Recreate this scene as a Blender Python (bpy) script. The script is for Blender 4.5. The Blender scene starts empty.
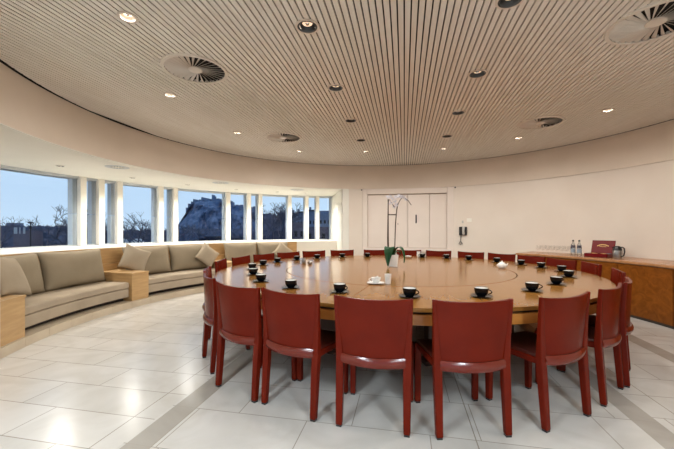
import bpy, math, random
from math import sin, cos, pi, radians as R, atan, hypot, sqrt
from mathutils import Vector
random.seed(7)
SC = bpy.context.scene
COL = SC.collection

# ------------------------------------------------------------------ camera, sky, exposure
F, HZ, AX, H = 337.0, 229.45, 404.25, 1.256
cam = bpy.data.cameras.new('camera')
cam.lens = F/674*36; cam.sensor_width = 36; cam.shift_y = (HZ-224.5)/674
cam.clip_start = .05; cam.clip_end = 3000
camo = bpy.data.objects.new('camera', cam); COL.objects.link(camo)
camo.location = (0, 0, H); camo.rotation_euler = (pi/2, 0, atan((AX-337)/F))
SC.camera = camo

SC.view_settings.view_transform = 'Standard'
SC.view_settings.look = 'None'
SC.view_settings.gamma = 1
SC.view_settings.use_curve_mapping = False
SC.view_settings.exposure = 0.0

w = bpy.data.worlds.new('dusk_sky'); SC.world = w; w.use_nodes = True
nt = w.node_tree; nt.nodes.clear()
o = nt.nodes.new('ShaderNodeOutputWorld'); bg = nt.nodes.new('ShaderNodeBackground')
tc = nt.nodes.new('ShaderNodeTexCoord'); sx = nt.nodes.new('ShaderNodeSeparateXYZ')
rp = nt.nodes.new('ShaderNodeValToRGB'); nz = nt.nodes.new('ShaderNodeTexNoise')
mx = nt.nodes.new('ShaderNodeMixRGB')
nt.links.new(tc.outputs['Generated'], sx.inputs[0]); nt.links.new(sx.outputs['Z'], rp.inputs[0])
rp.color_ramp.elements[0].position = 0.0; rp.color_ramp.elements[0].color = (.58, .75, .92, 1)
rp.color_ramp.elements[1].position = .45; rp.color_ramp.elements[1].color = (.42, .62, .88, 1)
nz.inputs['Scale'].default_value = 2.2; nz.inputs['Detail'].default_value = 4
mpw = nt.nodes.new('ShaderNodeMapping'); mpw.inputs['Scale'].default_value = (1, 1, 5)
nt.links.new(tc.outputs['Generated'], mpw.inputs[0]); nt.links.new(mpw.outputs[0], nz.inputs['Vector'])
rp2 = nt.nodes.new('ShaderNodeValToRGB')
rp2.color_ramp.elements[0].position = .42; rp2.color_ramp.elements[0].color = (0, 0, 0, 1)
rp2.color_ramp.elements[1].position = .75; rp2.color_ramp.elements[1].color = (.6, .6, .6, 1)
nt.links.new(nz.outputs['Fac'], rp2.inputs[0]); nt.links.new(rp2.outputs[0], mx.inputs[0])
nt.links.new(rp.outputs[0], mx.inputs[1]); mx.inputs[2].default_value = (.62, .80, .95, 1)
nt.links.new(mx.outputs[0], bg.inputs[0]); bg.inputs['Strength'].default_value = 1.07
nt.links.new(bg.outputs[0], o.inputs[0])

# lamp powers (the lamps themselves are built inside their fixtures further down)
P_ROW, P_SIDE, P_SOFFIT, P_LOBBY_FILL = 23.0, 16.5, 42.0, 215.0
WARM = (1.0, .97, .90); NEUTRAL = (.80, .92, 1.0)

# ------------------------------------------------------------------ layout
CX, CY, RW = -.08, 4.45, 4.2          # round room
TX, TY, TR = -.12, 4.60, 2.29         # round table
HC, HJ = 2.87, 2.28                   # slatted ceiling, bulkhead underside / wall joint
def P(r, az, z=0, c=(CX, CY)):        # azimuth in degrees, 0 = far wall, + = right
    return Vector((c[0]+r*sin(R(az)), c[1]+r*cos(R(az)), z))

# ------------------------------------------------------------------ materials
MATS = {}
def mat(name, col, rough=.5, col2=None, scale=5, stretch=(1, 1, 1), detail=3, lo=.35, hi=.65, metal=0,
        coat=0, bump=0, bscale=None, spec=.5, dist=0):
    m = bpy.data.materials.new(name); m.use_nodes = True
    n = m.node_tree; b = n.nodes['Principled BSDF']
    b.inputs['Base Color'].default_value = (*col, 1); b.inputs['Roughness'].default_value = rough
    b.inputs['Metallic'].default_value = metal; b.inputs['Coat Weight'].default_value = coat
    b.inputs['Coat Roughness'].default_value = .12
    b.inputs['Specular IOR Level'].default_value = spec
    t = n.nodes.new('ShaderNodeTexCoord'); mp = n.nodes.new('ShaderNodeMapping')
    mp.inputs['Scale'].default_value = stretch
    n.links.new(t.outputs['Object'], mp.inputs[0])
    no = n.nodes.new('ShaderNodeTexNoise'); no.inputs['Scale'].default_value = scale
    no.inputs['Detail'].default_value = detail; no.inputs['Distortion'].default_value = dist
    n.links.new(mp.outputs[0], no.inputs['Vector'])
    c2 = col2 or tuple(c*.93 for c in col)
    r = n.nodes.new('ShaderNodeValToRGB')
    r.color_ramp.elements[0].position = lo; r.color_ramp.elements[0].color = (*col, 1)
    r.color_ramp.elements[1].position = hi; r.color_ramp.elements[1].color = (*c2, 1)
    n.links.new(no.outputs['Fac'], r.inputs[0]); n.links.new(r.outputs[0], b.inputs['Base Color'])
    if bump:
        bp = n.nodes.new('ShaderNodeBump'); bp.inputs['Strength'].default_value = bump
        bp.inputs['Distance'].default_value = .01
        nb = n.nodes.new('ShaderNodeTexNoise'); nb.inputs['Scale'].default_value = bscale or scale*6
        nb.inputs['Detail'].default_value = 3
        n.links.new(t.outputs['Object'], nb.inputs['Vector'])
        n.links.new(nb.outputs['Fac'], bp.inputs['Height']); n.links.new(bp.outputs[0], b.inputs['Normal'])
    MATS[name] = m; return m
def emis(name, col, s):
    m = bpy.data.materials.new(name); m.use_nodes = True; n = m.node_tree
    b = n.nodes['Principled BSDF']; b.inputs['Base Color'].default_value = (*col, 1)
    b.inputs['Emission Color'].default_value = (*col, 1); b.inputs['Emission Strength'].default_value = s
    MATS[name] = m; return m
def glassy(name, tint=(1, 1, 1), refl=.08, rough=0.0):
    m = bpy.data.materials.new(name); m.use_nodes = True; n = m.node_tree; n.nodes.clear()
    o = n.nodes.new('ShaderNodeOutputMaterial'); t = n.nodes.new('ShaderNodeBsdfTransparent')
    g = n.nodes.new('ShaderNodeBsdfGlossy'); mi = n.nodes.new('ShaderNodeMixShader')
    fr = n.nodes.new('ShaderNodeFresnel'); fr.inputs[0].default_value = 1.3
    t.inputs[0].default_value = (*tint, 1); g.inputs['Roughness'].default_value = rough
    mu = n.nodes.new('ShaderNodeMath'); mu.operation = 'MULTIPLY_ADD'
    mu.inputs[1].default_value = refl*8; mu.inputs[2].default_value = refl*.15
    n.links.new(fr.outputs[0], mu.inputs[0]); n.links.new(mu.outputs[0], mi.inputs[0])
    n.links.new(t.outputs[0], mi.inputs[1]); n.links.new(g.outputs[0], mi.inputs[2])
    n.links.new(mi.outputs[0], o.inputs[0]); MATS[name] = m; return m

plaster = mat('plaster', (.76, .675, .59), .75, (.71, .62, .535), scale=1.4, detail=6, lo=.3, hi=.75, bump=.05, bscale=40)
fascia_m = mat('fascia_plaster', (.76, .655, .55), .8, (.71, .61, .505), scale=1.2, detail=4)
soffit_m = mat('soffit_paint', (.80, .78, .71), .7, (.77, .75, .68), scale=1.5)
white_p = mat('white_paint', (.84, .80, .72), .4, (.81, .77, .69), scale=2)
grey_p = mat('grey_painted_metal', (.55, .58, .60), .45)
panel_p = mat('cream_panel', (.78, .69, .62), .55, (.75, .66, .59), scale=2)
slat_m = mat('ceiling_slat', (.72, .68, .625), .55, (.67, .62, .555), scale=3, stretch=(8, .6, 1))
post_p = mat('outer_post_paint', (.90, .90, .88), .45)
black_void = mat('ceiling_void', (.02, .018, .016), .9)
brown_gap = mat('joint_shadow_line', (.30, .22, .16), .9)
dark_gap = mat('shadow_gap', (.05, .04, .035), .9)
black = mat('black_plastic', (.012, .012, .013), .35)
ringw = mat('cream_enamel', (.66, .58, .50), .4)
vane_m = mat('diffuser_enamel', (.68, .62, .55), .4)
chrome = mat('chrome', (.8, .8, .8), .12, metal=1)
silver_p = mat('silver_plastic', (.50, .48, .45), .35)
steel = mat('brushed_steel', (.42, .40, .38), .3, (.30, .29, .28), scale=6, stretch=(1, 1, 20), metal=1)
leather = mat('saddle_leather', (.138, .0115, .004), .24, (.11, .0085, .003), scale=4, detail=5, bump=.10, bscale=160, coat=.0, spec=.1)
leather_dark = mat('seat_leather', (.07, .010, .006), .35, (.05, .008, .005), scale=4)
leather2 = mat('leather_seat_edge', (.14, .013, .005), .2, spec=.45)
oak = mat('light_oak', (.54, .34, .155), .38, (.46, .28, .12), scale=4, stretch=(1, 1, 8), detail=5)
table_m = mat('table_cherry', (.265, .118, .026), .15, (.225, .094, .019), scale=1.6, stretch=(1, 9, 1), detail=6, dist=.6, spec=.2)
table_r = mat('table_ring_cherry', (.29, .132, .031), .15, (.245, .104, .022), scale=1.6, stretch=(8, 1, 1), detail=6, dist=.6, spec=.2)
apron_m = mat('table_apron', (.56, .23, .05), .3, (.47, .18, .035), scale=3, stretch=(1, 1, 6), detail=5)
burl = mat('burl_walnut', (.27, .085, .010), .28, (.15, .040, .004), scale=7, detail=9, dist=2.2, lo=.3, hi=.72, spec=.2)
cred_top = mat('credenza_top', (.46, .22, .10), .25, (.39, .18, .075), scale=3, stretch=(1, 6, 1), detail=5)
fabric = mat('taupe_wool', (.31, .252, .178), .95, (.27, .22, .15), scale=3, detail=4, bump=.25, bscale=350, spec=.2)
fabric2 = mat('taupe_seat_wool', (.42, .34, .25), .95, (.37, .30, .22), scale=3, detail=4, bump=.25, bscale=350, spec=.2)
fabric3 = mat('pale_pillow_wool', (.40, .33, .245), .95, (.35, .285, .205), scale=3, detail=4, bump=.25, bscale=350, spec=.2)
cup_black = mat('black_glaze', (.006, .006, .007), .12, spec=.25)
china = mat('white_china', (.86, .85, .82), .15)
saucer_m = mat('black_saucer_glaze', (.006, .006, .007), .15, spec=.12)
leaf_m = mat('orchid_leaf', (.006, .045, .010), .3, (.010, .075, .022), scale=6, spec=.3)
stem_m = mat('orchid_stem', (.07, .045, .03), .6)
petal_m = mat('orchid_petal', (.62, .60, .66), .5)
bamboo = mat('cane_stick', (.06, .035, .02), .6)
maroon = mat('maroon_box', (.15, .004, .006), .35, spec=.2)
gold = mat('gold_mark', (.75, .45, .12), .35)
paperlab = mat('bottle_label', (.30, .36, .42), .5)
yellow_m = mat('yellow_tag', (.8, .55, .12), .5)
glass = glassy('window_glass', (.95, .975, 1), .05)
clear = glassy('clear_glass', (.997, .998, .998), .02)
bottle_g = glassy('bottle_glass', (.88, .91, .92), .12)
warm_lamp = emis('lamp_glow', (1, .86, .66), 3.0)
dim_lamp = emis('lamp_filament_glow', (1, .74, .52), .75)
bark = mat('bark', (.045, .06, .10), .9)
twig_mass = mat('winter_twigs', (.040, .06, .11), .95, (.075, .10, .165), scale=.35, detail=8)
rock = mat('castle_rock', (.06, .105, .20), .95, (.145, .195, .30), scale=.16, detail=10, lo=.42, hi=.64)  # blue distance haze is mixed into the rock colour
stone_far = mat('castle_stone', (.10, .15, .25), .95, (.16, .21, .31), scale=.2, detail=6)  # bluish grey, with the haze of distance put into the stone colour
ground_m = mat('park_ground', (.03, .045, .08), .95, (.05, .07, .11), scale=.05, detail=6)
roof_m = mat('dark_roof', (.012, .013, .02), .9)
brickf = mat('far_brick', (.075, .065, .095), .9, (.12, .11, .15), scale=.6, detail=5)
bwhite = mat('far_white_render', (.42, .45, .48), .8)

def floor_material():
    m = bpy.data.materials.new('limestone_floor'); m.use_nodes = True; n = m.node_tree
    N = n.nodes.new; L = n.links.new; b = n.nodes['Principled BSDF']
    t = N('ShaderNodeTexCoord'); s = N('ShaderNodeSeparateXYZ'); L(t.outputs['Object'], s.inputs[0])
    def math(op, a, c=None, d=None):
        q = N('ShaderNodeMath'); q.operation = op
        for i, v in enumerate((a, c, d)):
            if v is None: continue
            if isinstance(v, (int, float)): q.inputs[i].default_value = v
            else: L(v, q.inputs[i])
        return q.outputs[0]
    def brick(wd, ht, off, sc, mort, ox, oy):
        mp = N('ShaderNodeMapping'); mp.inputs['Location'].default_value = (ox, oy, 0)
        L(t.outputs['Object'], mp.inputs[0])
        k = N('ShaderNodeTexBrick'); k.inputs['Scale'].default_value = 1
        k.inputs['Brick Width'].default_value = wd; k.inputs['Row Height'].default_value = ht
        k.offset = off; k.offset_frequency = 2; k.squash = 1.35; k.squash_frequency = 3
        k.inputs['Mortar Size'].default_value = mort; k.inputs['Mortar Smooth'].default_value = .2
        k.inputs['Color1'].default_value = (.62, .592, .553, 1); k.inputs['Color2'].default_value = (.675, .645, .607, 1)
        k.inputs['Mortar'].default_value = (.36, .32, .27, 1)
        L(mp.outputs[0], k.inputs['Vector']); return k.outputs['Color']
    inner = brick(.78, .43, .38, 1, .0032, .33, .02)
    outer = brick(.82, .335, .5, 1, .0036, -.05, .06)
    ax = math('ABSOLUTE', s.outputs['X'])
    isout = math('GREATER_THAN', ax, 1.62)
    def band(x0, x1):
        return math('MULTIPLY', math('GREATER_THAN', s.outputs['X'], x0), math('LESS_THAN', s.outputs['X'], x1))
    bsum = math('ADD', math('ADD', band(-1.60, -1.435), band(1.465, 1.625)), math('ADD', band(2.49, 2.66), band(-2.66-.9, -2.49-.9-.17)))
    bsum = math('MINIMUM', bsum, 1)
    mixo = N('ShaderNodeMixRGB'); L(isout, mixo.inputs[0]); L(inner, mixo.inputs[1]); L(outer, mixo.inputs[2])
    # joints along the room axis
    def lin(x): return math('LESS_THAN', math('ABSOLUTE', math('SUBTRACT', s.outputs['X'], x)), .0035)
    jl = math('MINIMUM', math('ADD', lin(-1.775), math('ADD', lin(.42), math('ADD', lin(-1.435), lin(1.80)))), 1)
    mixj = N('ShaderNodeMixRGB'); L(jl, mixj.inputs[0]); L(mixo.outputs[0], mixj.inputs[1]); mixj.inputs[2].default_value = (.34, .30, .25, 1)
    mixb = N('ShaderNodeMixRGB'); L(math('MULTIPLY', bsum, .93), mixb.inputs[0]); L(mixj.outputs[0], mixb.inputs[1]); mixb.inputs[2].default_value = (.40, .365, .32, 1)
    n1 = N('ShaderNodeTexNoise'); n1.inputs['Scale'].default_value = 2.4; n1.inputs['Detail'].default_value = 8; n1.inputs['Distortion'].default_value = 1.2
    L(t.outputs['Object'], n1.inputs['Vector'])
    r = N('ShaderNodeValToRGB'); r.color_ramp.elements[0].position = .35; r.color_ramp.elements[0].color = (.90, .89, .87, 1)
    r.color_ramp.elements[1].position = .6; r.color_ramp.elements[1].color = (1, 1, 1, 1)
    L(n1.outputs['Fac'], r.inputs[0])
    mm = N('ShaderNodeMixRGB'); mm.blend_type = 'MULTIPLY'; mm.inputs[0].default_value = 1
    L(mixb.outputs[0], mm.inputs[1]); L(r.outputs[0], mm.inputs[2]); L(mm.outputs[0], b.inputs['Base Color'])
    rr = N('ShaderNodeMapRange'); rr.inputs['To Min'].default_value = .10; rr.inputs['To Max'].default_value = .34
    L(n1.outputs['Fac'], rr.inputs[0]); L(rr.outputs[0], b.inputs['Roughness'])
    b.inputs['Specular IOR Level'].default_value = .45
    MATS['floor'] = m; return m
floor_m = floor_material()
plinth_m = mat('plinth_limestone', (.60, .50, .37), .35, (.53, .43, .31), scale=3, detail=6)

# ------------------------------------------------------------------ mesh builder
class MB:
    def __init__(s): s.v = []; s.f = []
    def add(s, vs, fs):
        k = len(s.v); s.v += [tuple(v) for v in vs]; s.f += [tuple(i+k for i in f) for f in fs]; return s
    def box(s, c, size, rz=0):
        x, y, z = (q/2 for q in size); vs = []
        for dz in (-z, z):
            for dx, dy in ((-x, -y), (x, -y), (x, y), (-x, y)):
                vs.append((c[0]+dx*cos(rz)-dy*sin(rz), c[1]+dx*sin(rz)+dy*cos(rz), c[2]+dz))
        return s.add(vs, [(3, 2, 1, 0), (4, 5, 6, 7), (0, 1, 5, 4), (1, 2, 6, 5), (2, 3, 7, 6), (3, 0, 4, 7)])
    def prism(s, poly, z0, z1):
        n = len(poly)
        return s.add([(p[0], p[1], z0) for p in poly]+[(p[0], p[1], z1) for p in poly],
                     [tuple(range(n-1, -1, -1)), tuple(range(n, 2*n))]+[(i, (i+1) % n, n+(i+1) % n, n+i) for i in range(n)])
    def arc(s, r0, r1, z0, z1, a0, a1, step=2.0, c=(CX, CY), closed=False):
        n = max(1, int(math.ceil(abs(a1-a0)/step))); m = n if closed else n+1
        vs = []
        for i in range(m):
            a = a0+(a1-a0)*i/n
            for r, z in ((r0, z0), (r1, z0), (r1, z1), (r0, z1)): vs.append(P(r, a, z, c))
        fs = []
        for i in range(n):
            p, q = i*4, ((i+1) % m)*4
            for k in range(4): fs.append((p+k, p+(k+1) % 4, q+(k+1) % 4, q+k))
        if not closed: fs += [(3, 2, 1, 0), ((m-1)*4, (m-1)*4+1, (m-1)*4+2, (m-1)*4+3)]
        return s.add(vs, fs)
    def lathe(s, prof, c=(0, 0, 0), seg=24, cap0=True, cap1=True):
        vs = []; fs = []; n = len(prof)
        for r, z in prof:
            for j in range(seg): a = 2*pi*j/seg; vs.append((c[0]+r*cos(a), c[1]+r*sin(a), c[2]+z))
        for i in range(n-1):
            for j in range(seg): fs.append((i*seg+j, i*seg+(j+1) % seg, (i+1)*seg+(j+1) % seg, (i+1)*seg+j))
        if cap0: fs.append(tuple(range(seg-1, -1, -1)))
        if cap1: fs.append(tuple((n-1)*seg+j for j in range(seg)))
        return s.add(vs, fs)
    def tube(s, path, rad, seg=8):
        path = [Vector(p) for p in path]; rads = rad if isinstance(rad, (list, tuple)) else [rad]*len(path)
        vs = []; fs = []
        up = None
        for i, p in enumerate(path):
            d = (path[min(i+1, len(path)-1)]-path[max(i-1, 0)]).normalized()
            if up is None: up = Vector((0, 0, 1)) if abs(d.z) < .9 else Vector((1, 0, 0))
            a = d.cross(up).normalized(); b = a.cross(d).normalized(); up = b
            for j in range(seg):
                t = 2*pi*j/seg; vs.append(p+(a*cos(t)+b*sin(t))*rads[i])
        n = len(path)
        for i in range(n-1):
            for j in range(seg): fs.append((i*seg+j, i*seg+(j+1) % seg, (i+1)*seg+(j+1) % seg, (i+1)*seg+j))
        fs += [tuple(range(seg-1, -1, -1)), tuple((n-1)*seg+j for j in range(seg))]
        return s.add(vs, fs)
    def hexa(s, bot, top):
        return s.add(list(bot)+list(top), [(3, 2, 1, 0), (4, 5, 6, 7), (0, 1, 5, 4), (1, 2, 6, 5), (2, 3, 7, 6), (3, 0, 4, 7)])
    def shell(s, fn, nu, nv, th):
        """closed sheet: fn(u,v)->(point, normal), u,v in 0..1"""
        k = (nu+1)*(nv+1); front = []; back = []
        for j in range(nv+1):
            for i in range(nu+1):
                p, n = fn(i/nu, j/nv); front.append(p+n*th/2); back.append(p-n*th/2)
        I = lambda i, j: j*(nu+1)+i
        fs = []
        for j in range(nv):
            for i in range(nu):
                fs.append((I(i, j), I(i+1, j), I(i+1, j+1), I(i, j+1)))
                fs.append((k+I(i, j+1), k+I(i+1, j+1), k+I(i+1, j), k+I(i, j)))
        for i in range(nu):
            fs.append((k+I(i, 0), k+I(i+1, 0), I(i+1, 0), I(i, 0)))
            fs.append((I(i, nv), I(i+1, nv), k+I(i+1, nv), k+I(i, nv)))
        for j in range(nv):
            fs.append((I(0, j), I(0, j+1), k+I(0, j+1), k+I(0, j)))
            fs.append((k+I(nu, j), k+I(nu, j+1), I(nu, j+1), I(nu, j)))
        return s.add(front+back, fs)
    def build(s, name, m, parent=None, smooth=False, bevel=0, seg=2, loc=None, rot=None, **kw):
        me = bpy.data.meshes.new(name); me.from_pydata(s.v, [], s.f); me.update()
        import bmesh
        b = bmesh.new(); b.from_mesh(me); bmesh.ops.recalc_face_normals(b, faces=b.faces)
        if smooth:
            for f in b.faces: f.smooth = True
            for e in b.edges:
                if len(e.link_faces) == 2 and e.calc_face_angle(0) > R(38): e.smooth = False
        b.to_mesh(me); b.free()
        o = bpy.data.objects.new(name, me); COL.objects.link(o)
        me.materials.append(m)
        if parent: o.parent = parent
        if loc is not None: o.location = loc
        if rot is not None: o.rotation_euler = rot
        if bevel:
            md = o.modifiers.new('soft_edges', 'BEVEL'); md.width = bevel; md.segments = seg; md.limit_method = 'ANGLE'; md.angle_limit = R(40)
        for k, v in kw.items(): o[k] = v
        return o
def struct(o): o['kind'] = 'structure'; return o
def tag(o, label, cat, group=None):
    o['label'] = label; o['category'] = cat
    if group: o['group'] = group
    return o
def empty(name, loc=(0, 0, 0), rz=0):
    o = bpy.data.objects.new(name, None); COL.objects.link(o); o.empty_display_size = .05
    o.location = loc; o.rotation_euler = (0, 0, rz); return o
def copy_tree(o, parent=None):
    c = o.copy(); COL.objects.link(c); c.parent = parent
    for ch in o.children: copy_tree(ch, c)
    return c

# ================================================================== ROOM SHELL
struct(MB().prism([P(RW+.06, a) for a in range(0, 360, 3)], -.05, 0).build('floor', floor_m))
OPEN = 38
# lower wall arcs
def wall(name, a0, a1): return struct(MB().arc(RW, RW+.2, 0, HJ, a0, a1, 1.5).build(name, plaster, smooth=True))
DL, DR = -13.2, 17.2                   # framed panels in the far wall
wall('wall_back_left', -20.3, DL)
wall('wall_right', DR, 180-OPEN)
wall('wall_left', -180+OPEN, -116.8)
struct(MB().arc(RW, RW+.25, HJ+.006, HC+.004, 0, 360, 1.5, closed=True).build('wall_upper', fascia_m, smooth=True))
struct(MB().arc(RW+.03, RW+.19, HJ+.0005, HJ+.0055, DL, 180-OPEN, 2).build('trim_3', brown_gap))
# slatted ceiling: slats run along +Y, cut round the fittings let into them
LIGHTS = [(-.755, 2.58), (-.765, 3.76), (-.775, 4.93), (-.765, 6.05),
          (.73, 2.56), (.745, 3.71), (.73, 4.89), (.725, 6.08)]
SIDE_L = [(-2.06, 2.20), (-2.75, 3.57), (-2.72, 5.17), (-2.11, 6.64), (2.70, 5.18), (1.97, 6.43), (2.72, 3.57), (2.06, 2.2), (-.775, 6.92), (.765, 7.0)]
DIFF = [(-2.07, 3.06), (1.92, 3.06), (2.02, 5.61), (-2.08, 5.61)]
holes = [(x, y, .078) for x, y in LIGHTS]+[(x, y, .058) for x, y in SIDE_L]+[(x, y, .30) for x, y in DIFF]
RC = RW-.045
mb = MB(); pitch = .0505; n = int(RC/pitch)
for i in range(-n-1, n+2):
    x0 = i*pitch-.0195+CX+.08+.0252; x1 = x0+.039
    if x0-CX < -RC or x1-CX > RC: continue
    h0 = sqrt(RC**2-(x0-CX)**2); h1 = sqrt(RC**2-(x1-CX)**2)
    cuts = []
    xm = (x0+x1)/2
    for hx, hy, hr in holes:
        if abs(xm-hx) < hr:
            d = sqrt(hr*hr-(xm-hx)**2); cuts.append((hy-d, hy+d))
    cuts.sort(); ys = [(CY-h0, CY-h1)]
    ends = []
    cur = (CY-h0, CY-h1)
    for a, b in cuts: ends.append((cur, (a, a))); cur = (b, b)
    ends.append((cur, (CY+h0, CY+h1)))
    for (a0, a1), (b0, b1) in ends:
        mb.prism([(x0, a0), (x1, a1), (x1, b1), (x0, b0)], HC, HC+.022)
mb2 = MB().prism([P(RW+.1, a) for a in range(0, 360, 3)], HC+.07, HC+.12)
ce = struct(mb.build('ceiling', slat_m))
mb2.arc(RW, RW+.1, HC+.0045, HC+.069, 0, 360, 3, closed=True)  # black ring paints the shadow line between ceiling edge and wall
mb2.build('ceiling_backing', black_void, ce)
# window recess: soffit, end walls, window wall, sill
RWIN = 6.22
A0, A1 = -116.8, -20.3
struct(MB().arc(RW, 6.75, HJ, HJ+.008, A0-3, A1+2, 2).arc(RW+.21, 6.75, HJ+.0085, HJ+.12, A0-3, A1+2, 2).build('ceiling_recess', soffit_m, smooth=True))
def endwall(name, a, s):
    p0 = P(RW, a); p1 = P(6.75, a); p2 = P(6.75, a+s*1.6); p3 = P(RW, a+s*2.5)
    return struct(MB().prism([p0, p1, p2, p3], 0, HJ-.0005).build(name, soffit_m))
endwall('wall_recess_end', A1, 1); 
struct(MB().prism([P(RW+.205, A0), P(6.75, A0), P(6.75, A0-1.6), P(RW+.205, A0-2)], 0, HJ-.0005).build('wall_recess_start', plaster))
struct(MB().arc(5.06, 6.5, 0, .935, A0, A1, 2).build('wall_window', white_p, smooth=True))
struct(MB().arc(RWIN-.06, RWIN+.06, HJ-.03, HJ-.001, A0, A1, 2).build('trim_4', grey_p, smooth=True))
# stone plinth blocks in front of the benches
mb = MB(); a = A0+.1
while a < A1-.2:
    b = min(a+4.9, A1-.1); mb.arc(RW, 4.62, 0, .10, a+.03, b-.03, 1.7); a = b
mb.arc(RW+.006, 5.059, 0, .096, A0+.1, A1-.1, 2)
struct(mb.build('trim_1', plinth_m))
# wood panelling behind the benches with its low ledge
PL1 = -33.2
struct(MB().arc(5.01, 5.058, .10, .93, A0+.1, PL1, 2).arc(4.955, 5.01, .10, .665, A0+.1, PL1, 2).build('trim_2', oak, smooth=True))
# windows
MULL = [-116.0, -80.3, -77.05, -73.6, -65.1, -61.85, -49.0, -43.5, -40.4, -32.2, -27.3, -24.15, -21.4]
mw = [.0, .145, .145, .145, .145, .145, .15, .14, .14, .14, .14, .13, .02]
for i in range(len(MULL)-1):
    a, b = MULL[i], MULL[i+1]
    fr = struct(MB().arc(RWIN-.03, RWIN+.04, .935, .958, a, b, 2).arc(RWIN-.03, RWIN+.04, HJ-.05, HJ-.03, a, b, 2).build('window_%d' % (i+1), grey_p))
    MB().arc(RWIN, RWIN+.006, .958, HJ-.05, a, b, 2).build('pane', glass, fr)
    if i < len(MULL)-2:
        rz = -R(b)
        c = P(RWIN-.055, b-.2, 0)
        MB().box((c.x, c.y, (.937+HJ-.002)/2), (mw[i+1]-.030, .11, HJ-.002-.937), rz).build('inner_post', white_p, fr, bevel=.006)
        c = P(RWIN+.235, b, 0)
        q = MB()
        q.box((c.x, c.y, 1.25), (.125, .15, .62), rz).box((c.x, c.y, 1.92), (.125, .15, .70), rz)
        q.build('outer_post', post_p, fr, bevel=.008)
        c = P(RWIN+.06, b, 0)
        MB().box((c.x, c.y, 1.6), (.03, .10, 1.3), rz).build('glazing_bar', black, fr)

# framed cream panels in the far wall
YD = CY+RW*cos(R(15))+.13
def bx(x0, x1, y0, y1, z0, z1): return ((x0+x1)/2, (y0+y1)/2, (z0+z1)/2), (x1-x0, y1-y0, z1-z0)
XL, XR = P(RW, DL).x, P(RW, DR).x
dr = struct(MB().box(*bx(XL+.09, XR-.09, YD-.11, YD, 2.145, HJ-.001)).box(*bx(XL+.005, XL+.125, YD-.11, YD, 0, HJ-.001))
            .box(*bx(XR-.145, XR+.012, YD-.168, YD, 0, HJ-.001)).box(*bx(XL+.12, XR-.14, YD-.11, YD, .70, .80)).build('door_1', panel_p, bevel=.006))
MB().box(*bx(XL-.03, XR+.03, YD+.0, YD+.05, 0, HJ-.001)).build('backing', panel_p, dr)
xs = [XL+.13, .085, .61, XR-.145]
for k in range(3):
    MB().box(*bx(xs[k]+.004, xs[k+1]-.004, YD-.05, YD-.005, .805, 2.125)).build('door_leaf', panel_p, dr, bevel=.004)
MB().box(*bx(xs[0], xs[3], YD-.045, YD-.005, 2.127, 2.144)).build('head_gap', brown_gap, dr)
MB().box(*bx(.273, .305, YD-.062, YD-.05, 1.41, 1.62)).build('slot_handle', black, dr)
MB().lathe([(.012, 0), (.012, .012)], seg=10).build('keyhole', black, dr, loc=(-.155, YD-.05, 1.395), rot=(pi/2, 0, 0))
# lobby behind the opening the photograph is taken from
LX0, LX1, LY = -2.95, 2.79, -2.2
q = MB().box(*bx(LX0-.15, LX0, LY, 1.0, 0, HJ)).box(*bx(LX1, LX1+.15, LY, 1.0, 0, HJ)).box(*bx(LX0-.15, LX1+.15, LY-.1, LY, 0, .35))
struct(q.build('wall_lobby', plaster))
struct(MB().box(*bx(LX0-.15, LX1+.15, LY-.1, 1.05, -.06, -.052)).box(*bx(LX0, LX1, LY, 1.02, -.052, -.002)).build('floor_lobby', floor_m))
struct(MB().prism([(LX0-.15, LY-.1), (LX1+.15, LY-.1), (LX1+.15, .9)]+[tuple(P(RW+.26, a)[:2]) for a in range(142, 219, 4)]+[(LX0-.15, .9)], HJ+.001, HJ+.06).build('ceiling_lobby', soffit_m))
lw = struct(MB().box(*bx(LX0, LX1, LY-.08, LY-.02, .351, .40)).box(*bx(LX0, LX1, LY-.08, LY-.02, HJ-.06, HJ)).build('window_13', grey_p))
for x in (LX0+.03, LX0+1.45, (LX0+LX1)/2, LX1-1.45, LX1-.03): MB().box((x, LY-.05, 1.31), (.06, .06, 1.82)).build('mullion', grey_p, lw)
MB().box(*bx(LX0, LX1, LY-.055, LY-.049, .40, HJ-.06)).build('pane', glass, lw)

# ================================================================== CEILING FITTINGS
def lamp(name, kind, energy, size, parent, z, color, spot=None):
    l = bpy.data.lights.new(name, kind); l.energy = energy; l.color = color
    if kind == 'SPOT': l.spot_size = R(spot); l.spot_blend = .5; l.shadow_soft_size = size
    o = bpy.data.objects.new(name, l); COL.objects.link(o); o.parent = parent; o.location = (0, 0, z); return o
def downlight(r, dark, flange, glow=None):
    e = empty('downlight')
    MB().lathe([(r*.86, .001), (r*.86, -.006), (r*1.22, -.006), (r*1.22, .001)], cap0=False, cap1=False, seg=32).build('trim_ring', flange, e)
    MB().lathe([(r*1.0, -.007), (r*1.0, .03), (r*.98, .03), (r*.55, .045), (r*.52, .04), (r*.86, -.007), (r*1.0, -.007)], cap0=False, cap1=False, seg=32).build('reflector', dark, e, smooth=True)
    MB().lathe([(r*.50, .022), (r*.50, .043)], seg=24).build('bulb', glow or dim_lamp, e)
    MB().lathe([(r*.16, .012), (r*.22, .020)], seg=12).build('bulb_cap', chrome, e)
    return e
ROWLAB = ['nearest the camera', 'second from the camera', 'third from the camera', 'farthest from the camera']
proto = downlight(.080, black, ringw)
for i, (x, y) in enumerate(LIGHTS):
    e = proto if i == 0 else copy_tree(proto)
    e.location = (x, y, HC)
    side = 'left' if i < 4 else 'right'
    tag(e, 'round black recessed downlight in the %s straight row, %s' % (side, ROWLAB[i % 4]), 'downlight', 'black downlights in the slatted ceiling')
    lamp('row_lamp', 'SPOT', P_ROW, .06, e, -.012, WARM, 172)
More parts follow.
